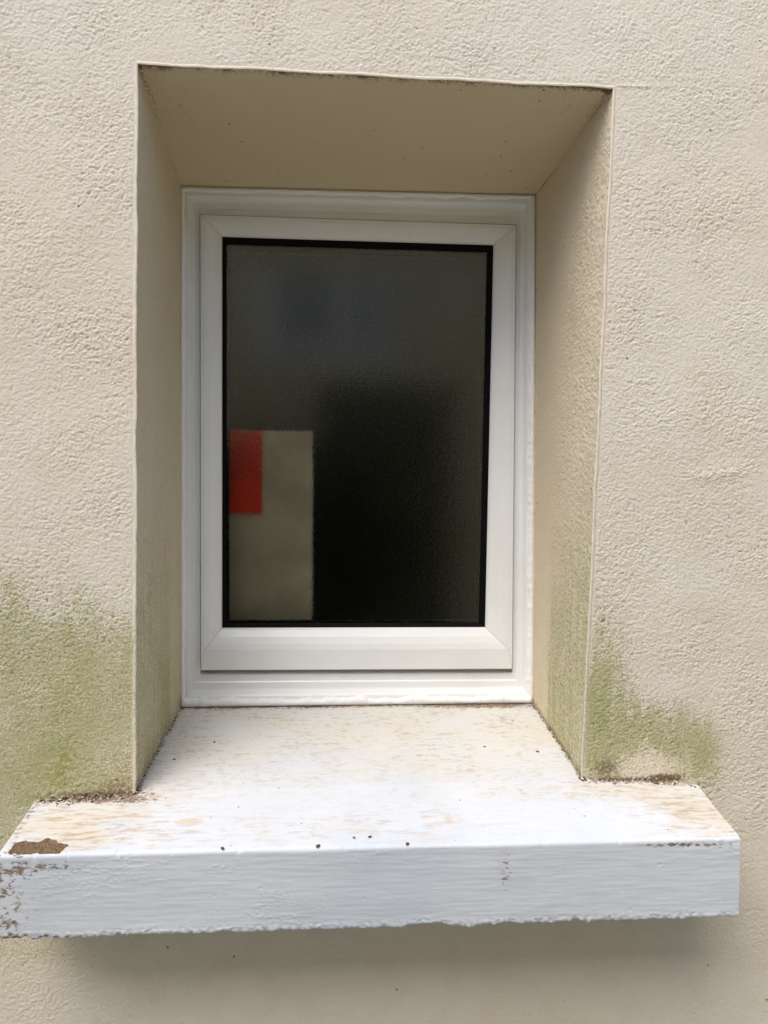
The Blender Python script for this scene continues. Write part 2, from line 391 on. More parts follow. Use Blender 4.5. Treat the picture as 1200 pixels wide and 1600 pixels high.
def reveal(c00, c10, c11, c01, nrm, kind):
    """c00->c10 runs along the arris at the face, c01/c11 at the window"""
    global off
    L = np.linalg.norm(c10-c00); Wd = np.linalg.norm(c01-c00)
    nu, nv = int(L/.0015)+2, int(Wd/.0015)+2
    P = bilinear(c00, c10, c11, c01, nu, nv)
    u = np.repeat(np.linspace(0, 1, nu), nv); v = np.tile(np.linspace(0, 1, nv), nu)   # v: 0 face .. 1 window
    U, V = u*L, v*Wd
    h = stucco(V*.9+3, U+7, 9)
    fade = sst(.001, .007, V)
    if kind == 'right':
        amp = (.92*(1-sst(.25, .75, v+.12*fbm(U/.05, V/.05, 80, 3)))+.12)
        streak = fbm(V/.006, U/.16, 81, 3)
        # u: 0 bottom .. 1 top ; green on the outer half of the lower part
        t = sst(.52, .20, u+.35*(v-.3)+.1*streak)
        band = sst(.62+.04*streak, .50+.04*streak, v)
        al = t*(.25+.75*band)*(.78+.35*streak)*(.9-.3*sst(.5, 0, v)*sst(.2, .5, u))
        inner = sst(.80, .93, v+.05*streak)*sst(.62, .15, u)
        al = np.clip(al*.9+inner*.5, 0, 1)
        mo = np.clip(t*band*.28*(1+streak)+blob(u, v, .02, .25, .04, .2)*.4, 0, 1)
        di = np.exp(-((U-.032-.0)/.006)**2)*.55+blob(u, v, .0, 1, .05, .1)*.4+sst(.06, .0, u)*.35
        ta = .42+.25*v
        sp = np.zeros_like(u)+.5+.4*v
    elif kind == 'left':
        amp = .62*(1-sst(.15, .6, v))+.15
        streak = fbm(V/.007, U/.18, 82, 3)
        t = sst(.46, .12, u-.06*streak)
        band = sst(.68, .55, v+.05*streak)
        al = np.clip(t*(.2+.6*band)*(.8+.4*streak)+.10, 0, 1)
        al = np.clip(al+sst(.97, .99, v)*0, 0, 1)
        mo = np.clip(blob(u, v, .1, .6, .07, .25)*.35+blob(u, v, .30, .35, .15, .25)*.18, 0, 1)*(1+streak)
        di = sst(.075, .035, u)*.75*(.6+.5*streak)
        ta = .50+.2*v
        sp = np.zeros_like(u)+.4
    else:
        amp = np.zeros_like(u)+.10
        al = np.zeros_like(u)+.02; mo = al*0
        edge = np.exp(-(V/.010)**2)*1.5
        n_ = fbm(U/.04, V/.04, 83, 4)
        di = np.clip(edge*(.35+.9*np.clip(n_+.15, 0, 1)+.4*sst(.12, 0, u)+.4*sst(.75, 1, u))
                     + .5*np.exp(-(np.minimum(u, 1-u)*L/.010)**2)*sst(.6, 0, v) + .20*blob(u, v, .05, .25, .05, .2)+.20*blob(u, v, .93, .12, .09, .10), 0, 1)
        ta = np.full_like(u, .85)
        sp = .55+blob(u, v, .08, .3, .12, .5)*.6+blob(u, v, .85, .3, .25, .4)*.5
    P = P+np.outer(h*amp*.0013*fade+fbm(U/.1, V/.1, 84, 3)*.0015*fade*sst(1, .8, v), nrm)
    P = wob(P)
    Vs.append(P); Qs.append(grid_quads(nu, nv, off)); off += len(P)
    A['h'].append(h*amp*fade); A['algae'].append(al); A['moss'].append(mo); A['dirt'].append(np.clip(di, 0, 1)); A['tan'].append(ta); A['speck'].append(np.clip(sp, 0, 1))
back_in = .03
def deeper(f, b, t=1.10): return f+(b-f)*t
bk = {k: deeper(Fx[k], B[k]) for k in ('tl', 'tr')}
low = {}
for k, f_, b_ in (('bl', hb['bl'], B['bl']), ('br', hb['br'], B['br'])):
    b2 = b_+np.array((0, 0, -.025)); low[k] = deeper(f_, b2)
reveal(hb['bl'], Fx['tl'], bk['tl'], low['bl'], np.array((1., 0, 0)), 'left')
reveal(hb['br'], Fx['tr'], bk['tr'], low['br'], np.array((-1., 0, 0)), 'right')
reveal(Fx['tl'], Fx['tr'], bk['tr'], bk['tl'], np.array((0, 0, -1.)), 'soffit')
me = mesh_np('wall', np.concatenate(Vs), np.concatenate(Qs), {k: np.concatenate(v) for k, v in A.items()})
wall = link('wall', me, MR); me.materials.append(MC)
under(wall)
# the rest of the facade, same render coat, out to the corners of the house
mb = MB()
for (a, b, c, d) in ((-3.2, X0, GROUND, 3.6), (X1, 3.2, GROUND, 3.6), (X0, X1, GROUND, Z0), (X0, X1, Z1, 3.6)):
    mb.quad((a, 0, c), (b, 0, c), (b, 0, d), (a, 0, d))
mb.quad((-3.2, 0, GROUND), (-3.2, 0, 3.6), (-3.2, 4, 3.6), (-3.2, 4, GROUND)); mb.quad((3.2, 0, GROUND), (3.2, 4, GROUND), (3.2, 4, 3.6), (3.2, 0, 3.6))
mb.quad((-3.2, 4, GROUND), (-3.2, 4, 3.6), (3.2, 4, 3.6), (3.2, 4, GROUND)); mb.quad((-3.2, 0, 3.6), (3.2, 0, 3.6), (3.2, 4, 3.6), (-3.2, 4, 3.6))
o = mb.build('facade', MC); under(o)

# corner beads: slim rounded strips along the three arrises
def bead_strip(a, b, name, seed):
    L = np.linalg.norm(b-a); n = int(L/.003)+2; K_ = 9
    t = np.linspace(0, 1, n); ax = (b-a)/L
    out = np.array((0, -1., 0)); side = np.cross(ax, out)
    V = []; al = []
    for i, tt in enumerate(t):
        c = a+(b-a)*tt
        r = .0017*(1+.22*float(gn(np.array([tt*L/.02]), np.array([seed+.5]), seed)[0]))
        for k in range(K_):
            an = 2*math.pi*k/K_
            V.append(c+out*(math.cos(an)*r*.45+.0001)+side*math.sin(an)*r*1.25)
            al.append(0)
    V = wob(np.array(V)); q = []
    for i in range(n-1):
        for k in range(K_): q.append((i*K_+k, (i+1)*K_+k, (i+1)*K_+(k+1) % K_, i*K_+(k+1) % K_))
    alg, mo, di, ta = front_masks(V[:, 0], V[:, 2])
    o = link('corner_bead', mesh_np('corner_bead', V, np.array(q), {'algae': np.clip(alg*.6, 0, 1)}), MBD); under(o)
bead_strip(hb['bl'], Fx['tl'], 'l', 1); bead_strip(hb['br'], Fx['tr'], 'r', 2); bead_strip(Fx['tl'], Fx['tr'], 't', 3)

# ------------------------------------------------------------------ sill
OV = .112; SX0, SX1 = at(-5, 1340, -OV)[0], at(1157, 1308, -OV)[0]
ZT, ZB = -.501, -.602
zc = (Fx['bl'][2]+Fx['br'][2])/2; zk = (B['bl'][2]+B['br'][2])/2
J = [at(57, 1251, 0), at(210, 1240, 0), at(560, 1226, 0), at(909, 1217, 0), at(1085, 1226, 0)]      # the line where the sill meets the wall face
def sill_z(y, x=0.0):
    xn = np.clip((x-SX0)/(SX1-SX0), 0, 1)
    z0 = np.interp(x, [j[0] for j in J], [j[2] for j in J])
    zb = B['bl'][2]+(B['br'][2]-B['bl'][2])*(x-B['bl'][0])/(B['br'][0]-B['bl'][0])
    base = np.interp(y, [-OV, -.05, 0, .06, D, D+.04], [ZT, ZT+.0165, zc+.001, zc+.009, zk, zk+.004])
    return base+(z0-zc-.001)*np.interp(y, [-OV, 0, D], [0, 1, 0])+(zb-zk)*np.interp(y, [0, D], [0, 1])
prof = []; reg = []
for y in np.arange(D+.03, -OV+.004, -.0016): prof.append((y, float(sill_z(y)))); reg.append(0)
for a in np.linspace(0, 90, 6)[1:]:
    prof.append((-OV+.004-.004*math.sin(math.radians(a)), ZT-.004+.0042*math.cos(math.radians(a)))); reg.append(1)
for z in np.arange(ZT-.0055, ZB+.004, -.0013): prof.append((-OV, z)); reg.append(2)
for a in np.linspace(0, 90, 5)[1:]:
    prof.append((-OV+.003-.003*math.cos(math.radians(a)), ZB+.003-.003*math.sin(math.radians(a)))); reg.append(3)
for y in np.arange(-OV+.005, .02, .003): prof.append((y, ZB)); reg.append(4)
prof = np.array(prof); reg = np.array(reg)
ns = int((SX1-SX0)/.0015); xs = np.linspace(SX0, SX1, ns)
npf = len(prof)
X = np.repeat(xs, npf); Y = np.tile(prof[:, 0], ns); Z = np.tile(prof[:, 1], ns); RG = np.tile(reg, ns)
Z = np.where(RG == 0, sill_z(Y, X), Z)
ub = (ZT-Z)                                     # depth below the top on the front face
front = (RG == 2)|(RG == 3)|(RG == 1)
# front face: brush ridges, chips and blisters
rid = fbm(X/.045, Z/.0045, 90, 3)*.00026+fbm(X/.12, Z/.05, 91, 3)*.0008
chipn = gn(X/.012, Z/.0035, 92)
crk = np.clip(1-np.abs(gn(X/.022+.8*gn(X/.01, Z/.01, 94), Z/.005, 93))/.09, 0, 1)*sst(.15, .5, fbm(X/.09, Z/.06, 95, 2)+.55*blob(X, Z, SX0+.08, -.55, .16, .06))
dimple = np.clip(gn(X/.009, Z/.008, 96)-.72, 0, 1)*2.2*sst(-.1, .3, fbm(X/.06, Z/.05, 170, 2))+np.clip(gn(X/.0045, Z/.0038, 97)-.66, 0, 1)*1.2
yd = -rid-crk*.0006+dimple*.0016
Yn = Y+np.where(front, yd*sst(0, .006, ub), 0)
# ragged bottom edge: chipped away in bites
low_ = sst(ZB+.012, ZB, Z)
bite = np.clip(fbm(X/.014, X*0+.3, 97, 4)+.05, -1, 1)
zed = bite*(.0012+.0060*sst(0, .5, fbm(X/.05, X*0+.4, 160, 2)+.15))+fbm(X/.004, X*0+.7, 98, 2)*.0007+fbm(X/.1, X*0, 161, 2)*.002
Zn = Z+np.where((RG >= 2)&(RG <= 3), low_*zed, 0)+np.where(RG == 4, zed*sst(-OV+.03, -OV, Y), 0)
Yn = Yn+np.where((RG >= 2)&(RG <= 3), low_*(np.clip(fbm(X/.006, Z/.004, 99, 3), -.2, 1)*.003), 0)
# top: shallow undulation, thin paint edges, nicked front arris
topm = (RG == 0)
und = fbm(X/.09, Y/.06, 100, 3)*.0011+fbm(X/.02, Y/.006, 101, 3)*.00022
Zn = Zn+np.where(topm, und, 0)
nick = np.clip(fbm(X/.008, X*0+.2, 102, 3)-.28, 0, 1)*.006
e_ = sst(.008, 0, np.hypot(Y+OV, Z-ZT))
Zn = Zn-np.where((RG <= 2), e_*nick, 0); Yn = Yn+np.where((RG <= 2), e_*nick*.7, 0)
chipR = sst(.012, 0, np.abs(ub-.004))*sst(SX1-.10, SX1-.06, X)*np.clip(.5+fbm(X/.01, Z/.01, 103, 3), 0, 1)*(RG >= 1)*(RG <= 2)
Yn = Yn+chipR*.0012
# masks in photo-like coordinates on the sill top (px from the left, measured by sight)
def tpx(x, y, z):
    P = np.stack([x, y, z], -1)-CAM; zz = P@fw
    return 600+F*(P@rt)/zz, 800-F*(P@up)/zz
PX, PY = tpx(X, Y, Z)
def pb(cx, cy, sx, sy): return np.exp(-(((PX-cx)/sx)**2+((PY-cy)/sy)**2))
nz_ = fbm(X/.035, Y/.02, 110, 4)
ochre = np.clip(pb(110, 1290, 130, 50)*1.0+pb(260, 1235, 70, 30)*.5+pb(400, 1300, 260, 30)*.32+pb(640, 1285, 200, 25)*.35+pb(1090, 1265, 90, 45)*.95+pb(960, 1232, 120, 16)*.7+pb(1130, 1300, 40, 20)*.6+pb(560, 1200, 260, 25)*.22+nz_*.1, 0, 1)*topm
flake = np.clip(pb(290, 1283, 40, 9)+pb(390, 1290, 40, 7)+pb(600, 1280, 110, 12)+pb(600, 1265, 50, 18)+pb(690, 1282, 60, 10)+pb(200, 1270, 80, 20)*.5, 0, 1)*topm
grime = np.clip(.85*sst(1290, 1140, PY)+.1+pb(1000, 1240, 200, 12)*.5, 0, 1)*topm
grime = grime*(1-.55*pb(960, 1285, 190, 30))
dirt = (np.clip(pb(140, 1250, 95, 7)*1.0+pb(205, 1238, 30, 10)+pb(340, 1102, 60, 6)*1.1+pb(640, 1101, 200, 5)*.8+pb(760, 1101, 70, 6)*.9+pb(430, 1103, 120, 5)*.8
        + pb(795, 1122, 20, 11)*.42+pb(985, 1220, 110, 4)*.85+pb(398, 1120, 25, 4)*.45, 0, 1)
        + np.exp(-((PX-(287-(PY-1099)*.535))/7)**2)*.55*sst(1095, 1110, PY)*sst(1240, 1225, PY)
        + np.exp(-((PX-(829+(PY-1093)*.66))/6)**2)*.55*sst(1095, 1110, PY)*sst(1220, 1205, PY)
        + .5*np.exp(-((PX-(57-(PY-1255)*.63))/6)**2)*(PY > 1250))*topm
fdirt = np.clip(sst(85, 0, PX)*.85*np.clip(.5+1.6*fbm(X/.012, Z/.012, 120, 3), 0, 1)+pb(70, 1355, 70, 8)*.6+sst(.008, .0, np.abs(Z-ZB-.001))*.55*sst(700, 0, PX)
        + pb(790, 1360, 9, 30)*.5+pb(760, 1370, 30, 8)*.15+pb(1070, 1320, 80, 4)*.9, 0, 1)*front
# the bare patch, outline measured on the sill
poly = [(12,1331),(20,1322),(24,1316),(40,1312),(44,1314),(62,1314),(68,1310),(75,1307),(82,1310),(88,1311),(92,1316),(104,1317),(108,1319),(100,1326),(90,1334),(84,1336),(64,1336),(60,1331),(50,1333),(36,1337),(28,1336),(24,1332),(16,1335)]
pn = np.array(poly, float)
sel = (PX < 125)&(PX > 0)&(PY > 1300)&(PY < 1342)&topm
ins = np.zeros(len(X)); idx = np.where(sel)[0]
for ox, oy in ((0, 0), (.7, .2), (-.7, -.2), (0, .4), (0, -.4)):
    qx, qy = PX[idx]+ox+gn(X[idx]/.003, Y[idx]/.003, 130)*1.2, PY[idx]+oy+gn(X[idx]/.003, Y[idx]/.003, 131)*.7
    inside = np.zeros(len(idx), bool)
    for i in range(len(pn)):
        x1, y1 = pn[i]; x2, y2 = pn[(i+1) % len(pn)]
        cond = ((y1 > qy) != (y2 > qy)); xi = (x2-x1)*(qy-y1)/(y2-y1+1e-9)+x1
        inside ^= cond&(qx < xi)
    ins[idx] += inside/5
Zn = Zn-ins*.0017
V = np.stack([X, Yn, Zn], -1)
Q = grid_quads(ns, npf, 0, flip=False)
# end caps
off2 = len(V); capV = []; capQ = []
for e, xi in ((0, 0), (1, ns-1)):
    ring = V[xi*npf:(xi+1)*npf]
    t = np.linspace(0, 1, 30)[None, :, None]
    # strips from the front face back to the wall: pair top profile with the underside
    yy = np.linspace(-OV, .02, 60); tp = np.array([(ring[0][0], y, np.interp(y, ring[:, 1][reg == 0][::-1], ring[:, 2][reg == 0][::-1])) for y in yy])
    bt = np.array([(ring[0][0], y, ZB) for y in yy])
    tp[0] = ring[reg == 1][-1]; tp[0][2] += .0; bt[0] = (ring[0][0], ring[reg == 2][-1][1], ZB+.001)
    P = (tp[:, None]*(1-t)+bt[:, None]*t).reshape(-1, 3)
    xx = fbm(P[:, 1]/.02, P[:, 2]/.02, 140+e, 4)*.0012; P[:, 0] += xx*(1 if e else -1)
    capV.append(P); capQ.append(grid_quads(60, 30, off2, flip=bool(e == 0))); off2 += len(P)
nc = sum(len(c) for c in capV); z0 = np.zeros(nc)
attrs = dict(top=topm.astype(float), ochre=ochre, flake=flake, grime=grime+0*X, dirt=np.clip(dirt+fdirt, 0, 1), patch=ins, pit=np.clip(crk*.35+chipR*.35, 0, 1)*front)
attrs = {k: np.concatenate([v, z0+(.25 if k == 'dirt' else 0)]) for k, v in attrs.items()}
sill = link('window_sill', mesh_np('window_sill', np.concatenate([V]+capV), np.concatenate([Q]+capQ), attrs), MS); under(sill)
sill['label'] = 'white painted sill with ochre stains and a bare brown patch'

# crumbling mortar and grit packed into the joint between the render and the sill
def m_crumb():
    m, nt, p = mat('crumbling_mortar'); n = N(nt); v = n.attr('shade')
    col = n.mix(n.ramp(v, .35, .7), (.07, .045, .028), (.34, .24, .15)); col = n.mix(n.ramp(v, .8, .84), col, (.72, .66, .56))
    n.out(p, col, .95, n.bump(n.noise(900, 3), .0006, .8)); return m
import bmesh
_b = bmesh.new(); bmesh.ops.create_icosphere(_b, subdivisions=1, radius=1)
ICV = np.array([v.co[:] for v in _b.verts]); ICF = [tuple(v.index for v in f.verts) for f in _b.faces]; _b.free()
def lumps(name, pts, seed):
    rs = np.random.RandomState(seed); vs, fs, sh = [], [], []
    for (x, y, z, r_) in pts:
        o = len(vs); k = r_*(.7+.6*rs.rand(len(ICV), 1)); q = ICV*k*np.array([1+rs.rand()*.8, .8, .6+.3*rs.rand()])
        a = rs.rand()*6.28; ca, sa_ = math.cos(a), math.sin(a)
        q = np.stack([q[:, 0]*ca-q[:, 1]*sa_, q[:, 0]*sa_+q[:, 1]*ca, q[:, 2]], -1)+np.array((x, y, z))
        vs += [tuple(v) for v in q]; fs += [tuple(i+o for i in f) for f in ICF]; sh += [rs.rand()]*len(ICV)
    me = bpy.data.meshes.new(name); me.from_pydata(vs, [], fs); me.update()
    a_ = me.attributes.new('shade', 'FLOAT', 'POINT'); a_.data.foreach_set('value', np.array(sh, np.float32))
    return under(tag(link(name, me, MCR), kind='stuff'))
MCR = m_crumb(); rs_ = np.random.RandomState(5)
pts = []
xa, xb = J[0][0], J[1][0]
for i in range(430):                       # left of the opening, thickest in the middle of the run
    t = rs_.rand(); x = xa+(xb-xa)*(.03+.97*t); dens = .35+.65*math.sin(math.pi*min(1, t*1.15+.05))
    if rs_.rand() > dens: continue
    y = -abs(rs_.randn())*.0035*(.6+dens)-.0004; h_ = abs(rs_.randn())*.0030*dens*max(0, 1+y/.006)
    pts.append((x, y, float(sill_z(y, x))+h_, .0006+.0013*rs_.rand()**2))
lumps('crumbling_mortar', pts, 1)
pts = []
xa, xb = J[3][0], J[4][0]
for i in range(230):                       # right of the opening
    t = rs_.rand(); x = xa+(xb-xa)*t; dens = .35+.65*math.exp(-((t-.72)/.16)**2)+.3*math.exp(-((t-.2)/.12)**2)
    if rs_.rand() > dens: continue
    y = -abs(rs_.randn())*.0022-.0003
    pts.append((x, y, float(sill_z(y, x))+abs(rs_.randn())*.0016*dens, .0005+.0010*rs_.rand()**2))
lumps('crumbling_mortar', pts, 2)
pts = []
for side, e0, e1 in ((-1, Fx['bl'], B['bl']), (1, Fx['br'], B['br'])):      # down both reveals, sparse
    for i in range(170):
        t = rs_.rand()**1.3; y = D*t; x = e0[0]+(e1[0]-e0[0])*t-side*abs(rs_.randn())*.0022
        pts.append((x, y, float(sill_z(y, x))+abs(rs_.randn())*.0008, .0004+.0010*rs_.rand()**2))
    for i in range(40):
        x = e0[0]-side*(-.004+abs(rs_.randn())*.004); y = abs(rs_.randn())*.005-.003
        pts.append((x, y, float(sill_z(y, x))+abs(rs_.randn())*.0015, .0006+.0013*rs_.rand()**2))
for i in range(260):                       # under the sealant at the back
    x = B['bl'][0]+(B['br'][0]-B['bl'][0])*rs_.rand(); y = D-.0225-abs(rs_.randn())*.002
    if gn(np.array([x/.03]), np.array([.4]), 300)[0] < -.15: continue
    pts.append((x, y, float(sill_z(y, x)), .0004+.0007*rs_.rand()**2))
lumps('joint_grit', pts, 3)

# ------------------------------------------------------------------ window
win = empty('window', (0, D, -.435)); under(win)
def uw(o):
    o.parent = win; o.matrix_parent_inverse = (Matrix.Translation((0, 0, -GROUND)) @ Matrix.Identity(4)).inverted() if False else Matrix.Identity(4); return o
def put(o):
    """child of the window, keeping world coordinates"""
    o.parent = win
    bpy.context.view_layer.update()
    o.matrix_parent_inverse = win.matrix_world.inverted(); return o
def rect_at(tl, tr, br, bl, y):
    a, b, c, d = (at(*q, y) for q in (tl, tr, br, bl))
    return [(a[0], a[2]), (b[0], b[2]), (c[0], c[2]), (d[0], d[2])]
def sq(x0, x1, z0, z1): return [(x0, z1), (x1, z1), (x1, z0), (x0, z0)]
def inset(r, l, ri, t, b): return [(r[0][0]+l, r[0][1]-t), (r[1][0]-ri, r[1][1]-t), (r[2][0]-ri, r[2][1]+b), (r[3][0]+l, r[3][1]+b)]
def ring(name, loops, m, gap=0.0, seg=1, smooth=False, parent=True):
    """loops: list of (rect, y); mitred frame of four bars, each a strip across the loops"""
    mb = MB()
    for s in range(4):
        rows = []
        for r, y in loops:
            a = np.array((r[s][0], y, r[s][1])); b = np.array((r[(s+1) % 4][0], y, r[(s+1) % 4][1]))
            d = (b-a)/np.linalg.norm(b-a); a = a+d*gap; b = b-d*gap
            rows.append([a+(b-a)*i/seg for i in range(seg+1)])
        vs = [p for row in rows for p in row]; k = seg+1
        fs = [(i*k+j, i*k+j+1, (i+1)*k+j+1, (i+1)*k+j) for i in range(len(rows)-1) for j in range(seg)]
        mb.add(vs, fs)
    me = bpy.data.meshes.new(name); me.from_pydata(mb.v, [], mb.f); me.update()
    o = link(name, me, m, None, smooth)
    return put(o) if parent else o
OUT = [(B[k][0], B[k][2]) for k in ('tl', 'tr', 'br', 'bl')]
SA = rect_at((313, 336), (806, 352), (800, 1045), (314, 1047), D-.006)
GL = rect_at((347, 370), (771, 383), (758, 980), (347, 981), D+.010)
big = inset(OUT, -.02, -.02, -.02, -.012)
SAg = inset(SA, -.0020, -.0022, -.003, -.0085)
# outer frame: flat land, rounded nose, long chamfer down to the rebate
O1 = inset(OUT, .010, .010, .010, .012)
def lerp(a, b, t): return [(p[0]+(q[0]-p[0])*t, p[1]+(q[1]-p[1])*t) for p, q in zip(a, b)]
fr = [(big, D+.03), (big, D-.014), (inset(OUT, .005, .005, .005, .006), D-.0145), (O1, D-.0145)]
fr += [(lerp(O1, SAg, .08), D-.0138), (lerp(O1, SAg, .16), D-.011), (lerp(O1, SAg, .30), D-.0035), (lerp(O1, SAg, .36), D-.0026), (lerp(O1, SAg, .62), D-.0016), (lerp(O1, SAg, .68), D+.0002), (lerp(O1, SAg, .97), D+.0012),
       (SAg, D+.004), (SAg, D+.02), (inset(SA, .012, .012, .012, .012), D+.02)]
ring('outer_frame', fr, MP, gap=0)
# opening sash with a sloped glazing bead
S1 = inset(SA, .0012, .0012, .0012, .0012)
S2 = inset(SA, .006, .006, .006, .034)
G1 = lerp(S2, GL, .92)
sa = [(SA, D+.018), (SA, D-.0065), (inset(SA, .0004, .0004, .0004, .0004), D-.0076), (S1, D-.008), (S2, D-.008), (inset(S2, .0004, .0004, .0004, .0004), D-.0073), (inset(S2, .0009, .0009, .0009, .0009), D-.0079),
      (lerp(S2, GL, .3), D-.0055), (lerp(S2, GL, .6), D-.001), (G1, D+.006), (lerp(S2, GL, .975), D+.0082), (GL, D+.0105), (GL, D+.02)]
ring('sash', sa, MP, gap=.00028)
bk_ = [(inset(SA, .002, .002, .002, .002), D-.0068), (inset(S2, .001, .001, .001, .001), D-.0066), (lerp(S2, GL, .3), D-.0040), (lerp(S2, GL, .6), D+.0005), (lerp(S2, GL, .9), D+.0075), (inset(GL, 0, 0, 0, 0), D+.0125)]
ring('sash_core', bk_, m_simple('grimy_plastic_joint', (.16, .14, .11), .8))
# gasket and spacer
ring('gasket', [(inset(GL, -.002, -.002, -.002, -.002), D+.0100), (inset(GL, .0015, .0015, .0015, .0015), D+.0112), (inset(GL, .0032, .0032, .0032, .0032), D+.0135), (inset(GL, .0062, .0095, .0105, .0065), D+.0140), (inset(GL, .0068, .0101, .0111, .0071), D+.0158)], BLACK, smooth=True)
ring('spacer_bar', [(inset(GL, -.004, -.004, -.004, -.004), D+.0225), (inset(GL, .0095, .0150, .0165, .0095), D+.0225), (inset(GL, .0095, .0150, .0165, .0095), D+.036), (inset(GL, -.004, -.004, -.004, -.004), D+.036)], BLACK)
gr_ = inset(GL, -.004, -.004, -.004, -.004)
xs_ = [p[0] for p in gr_]; zs_ = [p[1] for p in gr_]
pane = put(MB().box(min(xs_), max(xs_), D+.0160, D+.0215, min(zs_), max(zs_)).build('pane', MG))
pane.data.materials.append(MG2)
for pl in pane.data.polygons:
    if pl.center.y > D+.0212: pl.material_index = 1
# sealant: an uneven hand-run line round the frame, wide and ragged along the bottom
def sealant():
    pts = []
    cs = [(OUT[i], OUT[(i+1) % 4]) for i in range(4)]
    path = []
    for s, (a, b) in enumerate(cs):
        n = int(math.hypot(b[0]-a[0], b[1]-a[1])/.0025)
        for i in range(n): path.append((a[0]+(b[0]-a[0])*i/n, a[1]+(b[1]-a[1])*i/n, s, i/n))
    V = []; dr = []; K_ = 12; n = len(path)
    cx = sum(p[0] for p in OUT)/4; cz = sum(p[1] for p in OUT)/4
    for i, (x, z, s, t) in enumerate(path):
        x2, z2 = path[(i+1) % n][:2]; x1, z1 = path[i-1][:2]
        tx, tz = x2-x1, z2-z1; L = math.hypot(tx, tz); nx_, nz_ = tz/L, -tx/L
        if (cx-x)*nx_+(cz-z)*nz_ < 0: nx_, nz_ = -nx_, -nz_
        g = float(gn(np.array([i*.0025/.03]), np.array([s+.5]), 150)[0]); g2 = float(gn(np.array([i*.0025/.008]), np.array([s+.2]), 151)[0])
        wdt = (.0065, .0095, .012, .0065)[s]*(1+.30*g+.14*g2)
        dep = (.006, .006, .009, .005)[s]*(1+.15*g2)
        for k in range(K_):
            an = math.pi*k/(K_-1)*1.0
            ca, sa_ = math.cos(an), math.sin(an)
            V.append((x+nx_*(wdt*(.42-.58*ca)), D-.0135-dep*sa_**.8, z+nz_*(wdt*(.42-.58*ca))))
            dr.append((.9*(g2 > -.1)+.5)*(1 if s == 2 and k < 3 else 0))
    q = [(i*K_+k, ((i+1) % n)*K_+k, ((i+1) % n)*K_+k+1, i*K_+k+1) for i in range(n) for k in range(K_-1)]
    return put(link('sealant', mesh_np('sealant', np.array(V), np.array(q), {'dirt': np.clip(np.array(dr), 0, 1)}), MSE))
sealant()
# dark room behind the pane
rm = MB()
x0, x1, y0, y1, z0_, z1_ = -1.6, 1.6, D+.12, 3.2, GROUND+.05, 1.2
for f in (((x0, y1, z0_), (x1, y1, z0_), (x1, y1, z1_), (x0, y1, z1_)), ((x0, y0, z0_), (x0, y1, z0_), (x0, y1, z1_), (x0, y0, z1_)), ((x1, y0, z0_), (x1, y1, z0_), (x1, y1, z1_), (x1, y0, z1_)),
          ((x0, y0, z1_), (x1, y0, z1_), (x1, y1, z1_), (x0, y1, z1_)), ((x0, y0, z0_), (x1, y0, z0_), (x1, y1, z0_), (x0, y1, z0_))): rm.quad(*f)
gx0, gx1, gz0, gz1 = -.30, .30, -.40, .42
for a, b, c, d in ((x0, gx0, z0_, z1_), (gx1, x1, z0_, z1_), (gx0, gx1, z0_, gz0), (gx0, gx1, gz1, z1_)):
    rm.quad((a, y0, c), (b, y0, c), (b, y0, d), (a, y0, d))
for f in (((gx0, D+.021, gz0), (gx0, y0, gz0), (gx0, y0, gz1), (gx0, D+.021, gz1)), ((gx1, D+.021, gz0), (gx1, y0, gz0), (gx1, y0, gz1), (gx1, D+.021, gz1)),
          ((gx0, D+.021, gz0), (gx1, D+.021, gz0), (gx1, y0, gz0), (gx0, y0, gz0)), ((gx0, D+.021, gz1), (gx1, D+.021, gz1), (gx1, y0, gz1), (gx0, y0, gz1))): rm.quad(*f)
under(rm.build('room_lining', m_simple('dark_room_paint', (.10, .095, .075), .9)))

# things standing on the inside ledge, seen through the obscured glass
YB = D+.080
a = at(340, 672, YB); b = at(489, 672, YB)
bd = MB().box(a[0]-.03, b[0], YB, YB+.012, -.398, a[2]).build('board', m_simple('beige_board', (.50, .42, .31), .8, 60), bevel=.001)
tag(bd, 'beige board standing behind the lower left of the obscured glass', 'board')
YR = YB-.010
a = at(350, 672, YR); b = at(409, 802, YR)
rc = MB().box(a[0]-.02, b[0], YR, YR+.008, b[2], a[2]).build('red_card', m_simple('red_card_print', (.70, .022, .001), .9, None), bevel=.0008)
tag(rc, 'bright red rectangular card in front of the beige board behind the glass', 'card')

# ------------------------------------------------------------------ crumbs on the sill
def crumb(name, px, py, r, col, label, squash=.5, seed=0):
    # sight line onto the sill surface
    lo, hi = -OV, D
    for _ in range(40):
        mid = (lo+hi)/2; p = at(px, py, mid)
        if p[2] > sill_z(mid, p[0]): lo = mid
        else: hi = mid
    p = at(px, py, lo)
    if lo < -OV+.0035: p = np.array((p[0], -OV+.0035, float(sill_z(-OV+.0035, p[0]))))
    import bmesh
    r = r*.78
    bm = bmesh.new(); bmesh.ops.create_icosphere(bm, subdivisions=3, radius=1)
    rs = np.random.RandomState(seed); ph = rs.rand(6)*6
    for v in bm.verts:
        c = v.co
        k = 1+.22*math.sin(3*c.x+ph[0])*math.cos(2.5*c.y+ph[1])+.15*math.sin(6*c.z+ph[2]+4*c.x)+.08*math.sin(11*c.y+ph[3]+7*c.x)
        v.co = Vector((c.x*k*r*1.1, c.y*k*r*.8, c.z*k*r*squash))
    me = bpy.data.meshes.new(name); bm.to_mesh(me); bm.free()
    o = link(name, me, col); o.location = (p[0], p[1], float(sill_z(p[1], p[0]))+r*squash*.55); o.rotation_euler = (0, 0, rs.rand()*6)
    return tag(o, label, 'crumb', 'dirt crumbs lying on the sill')
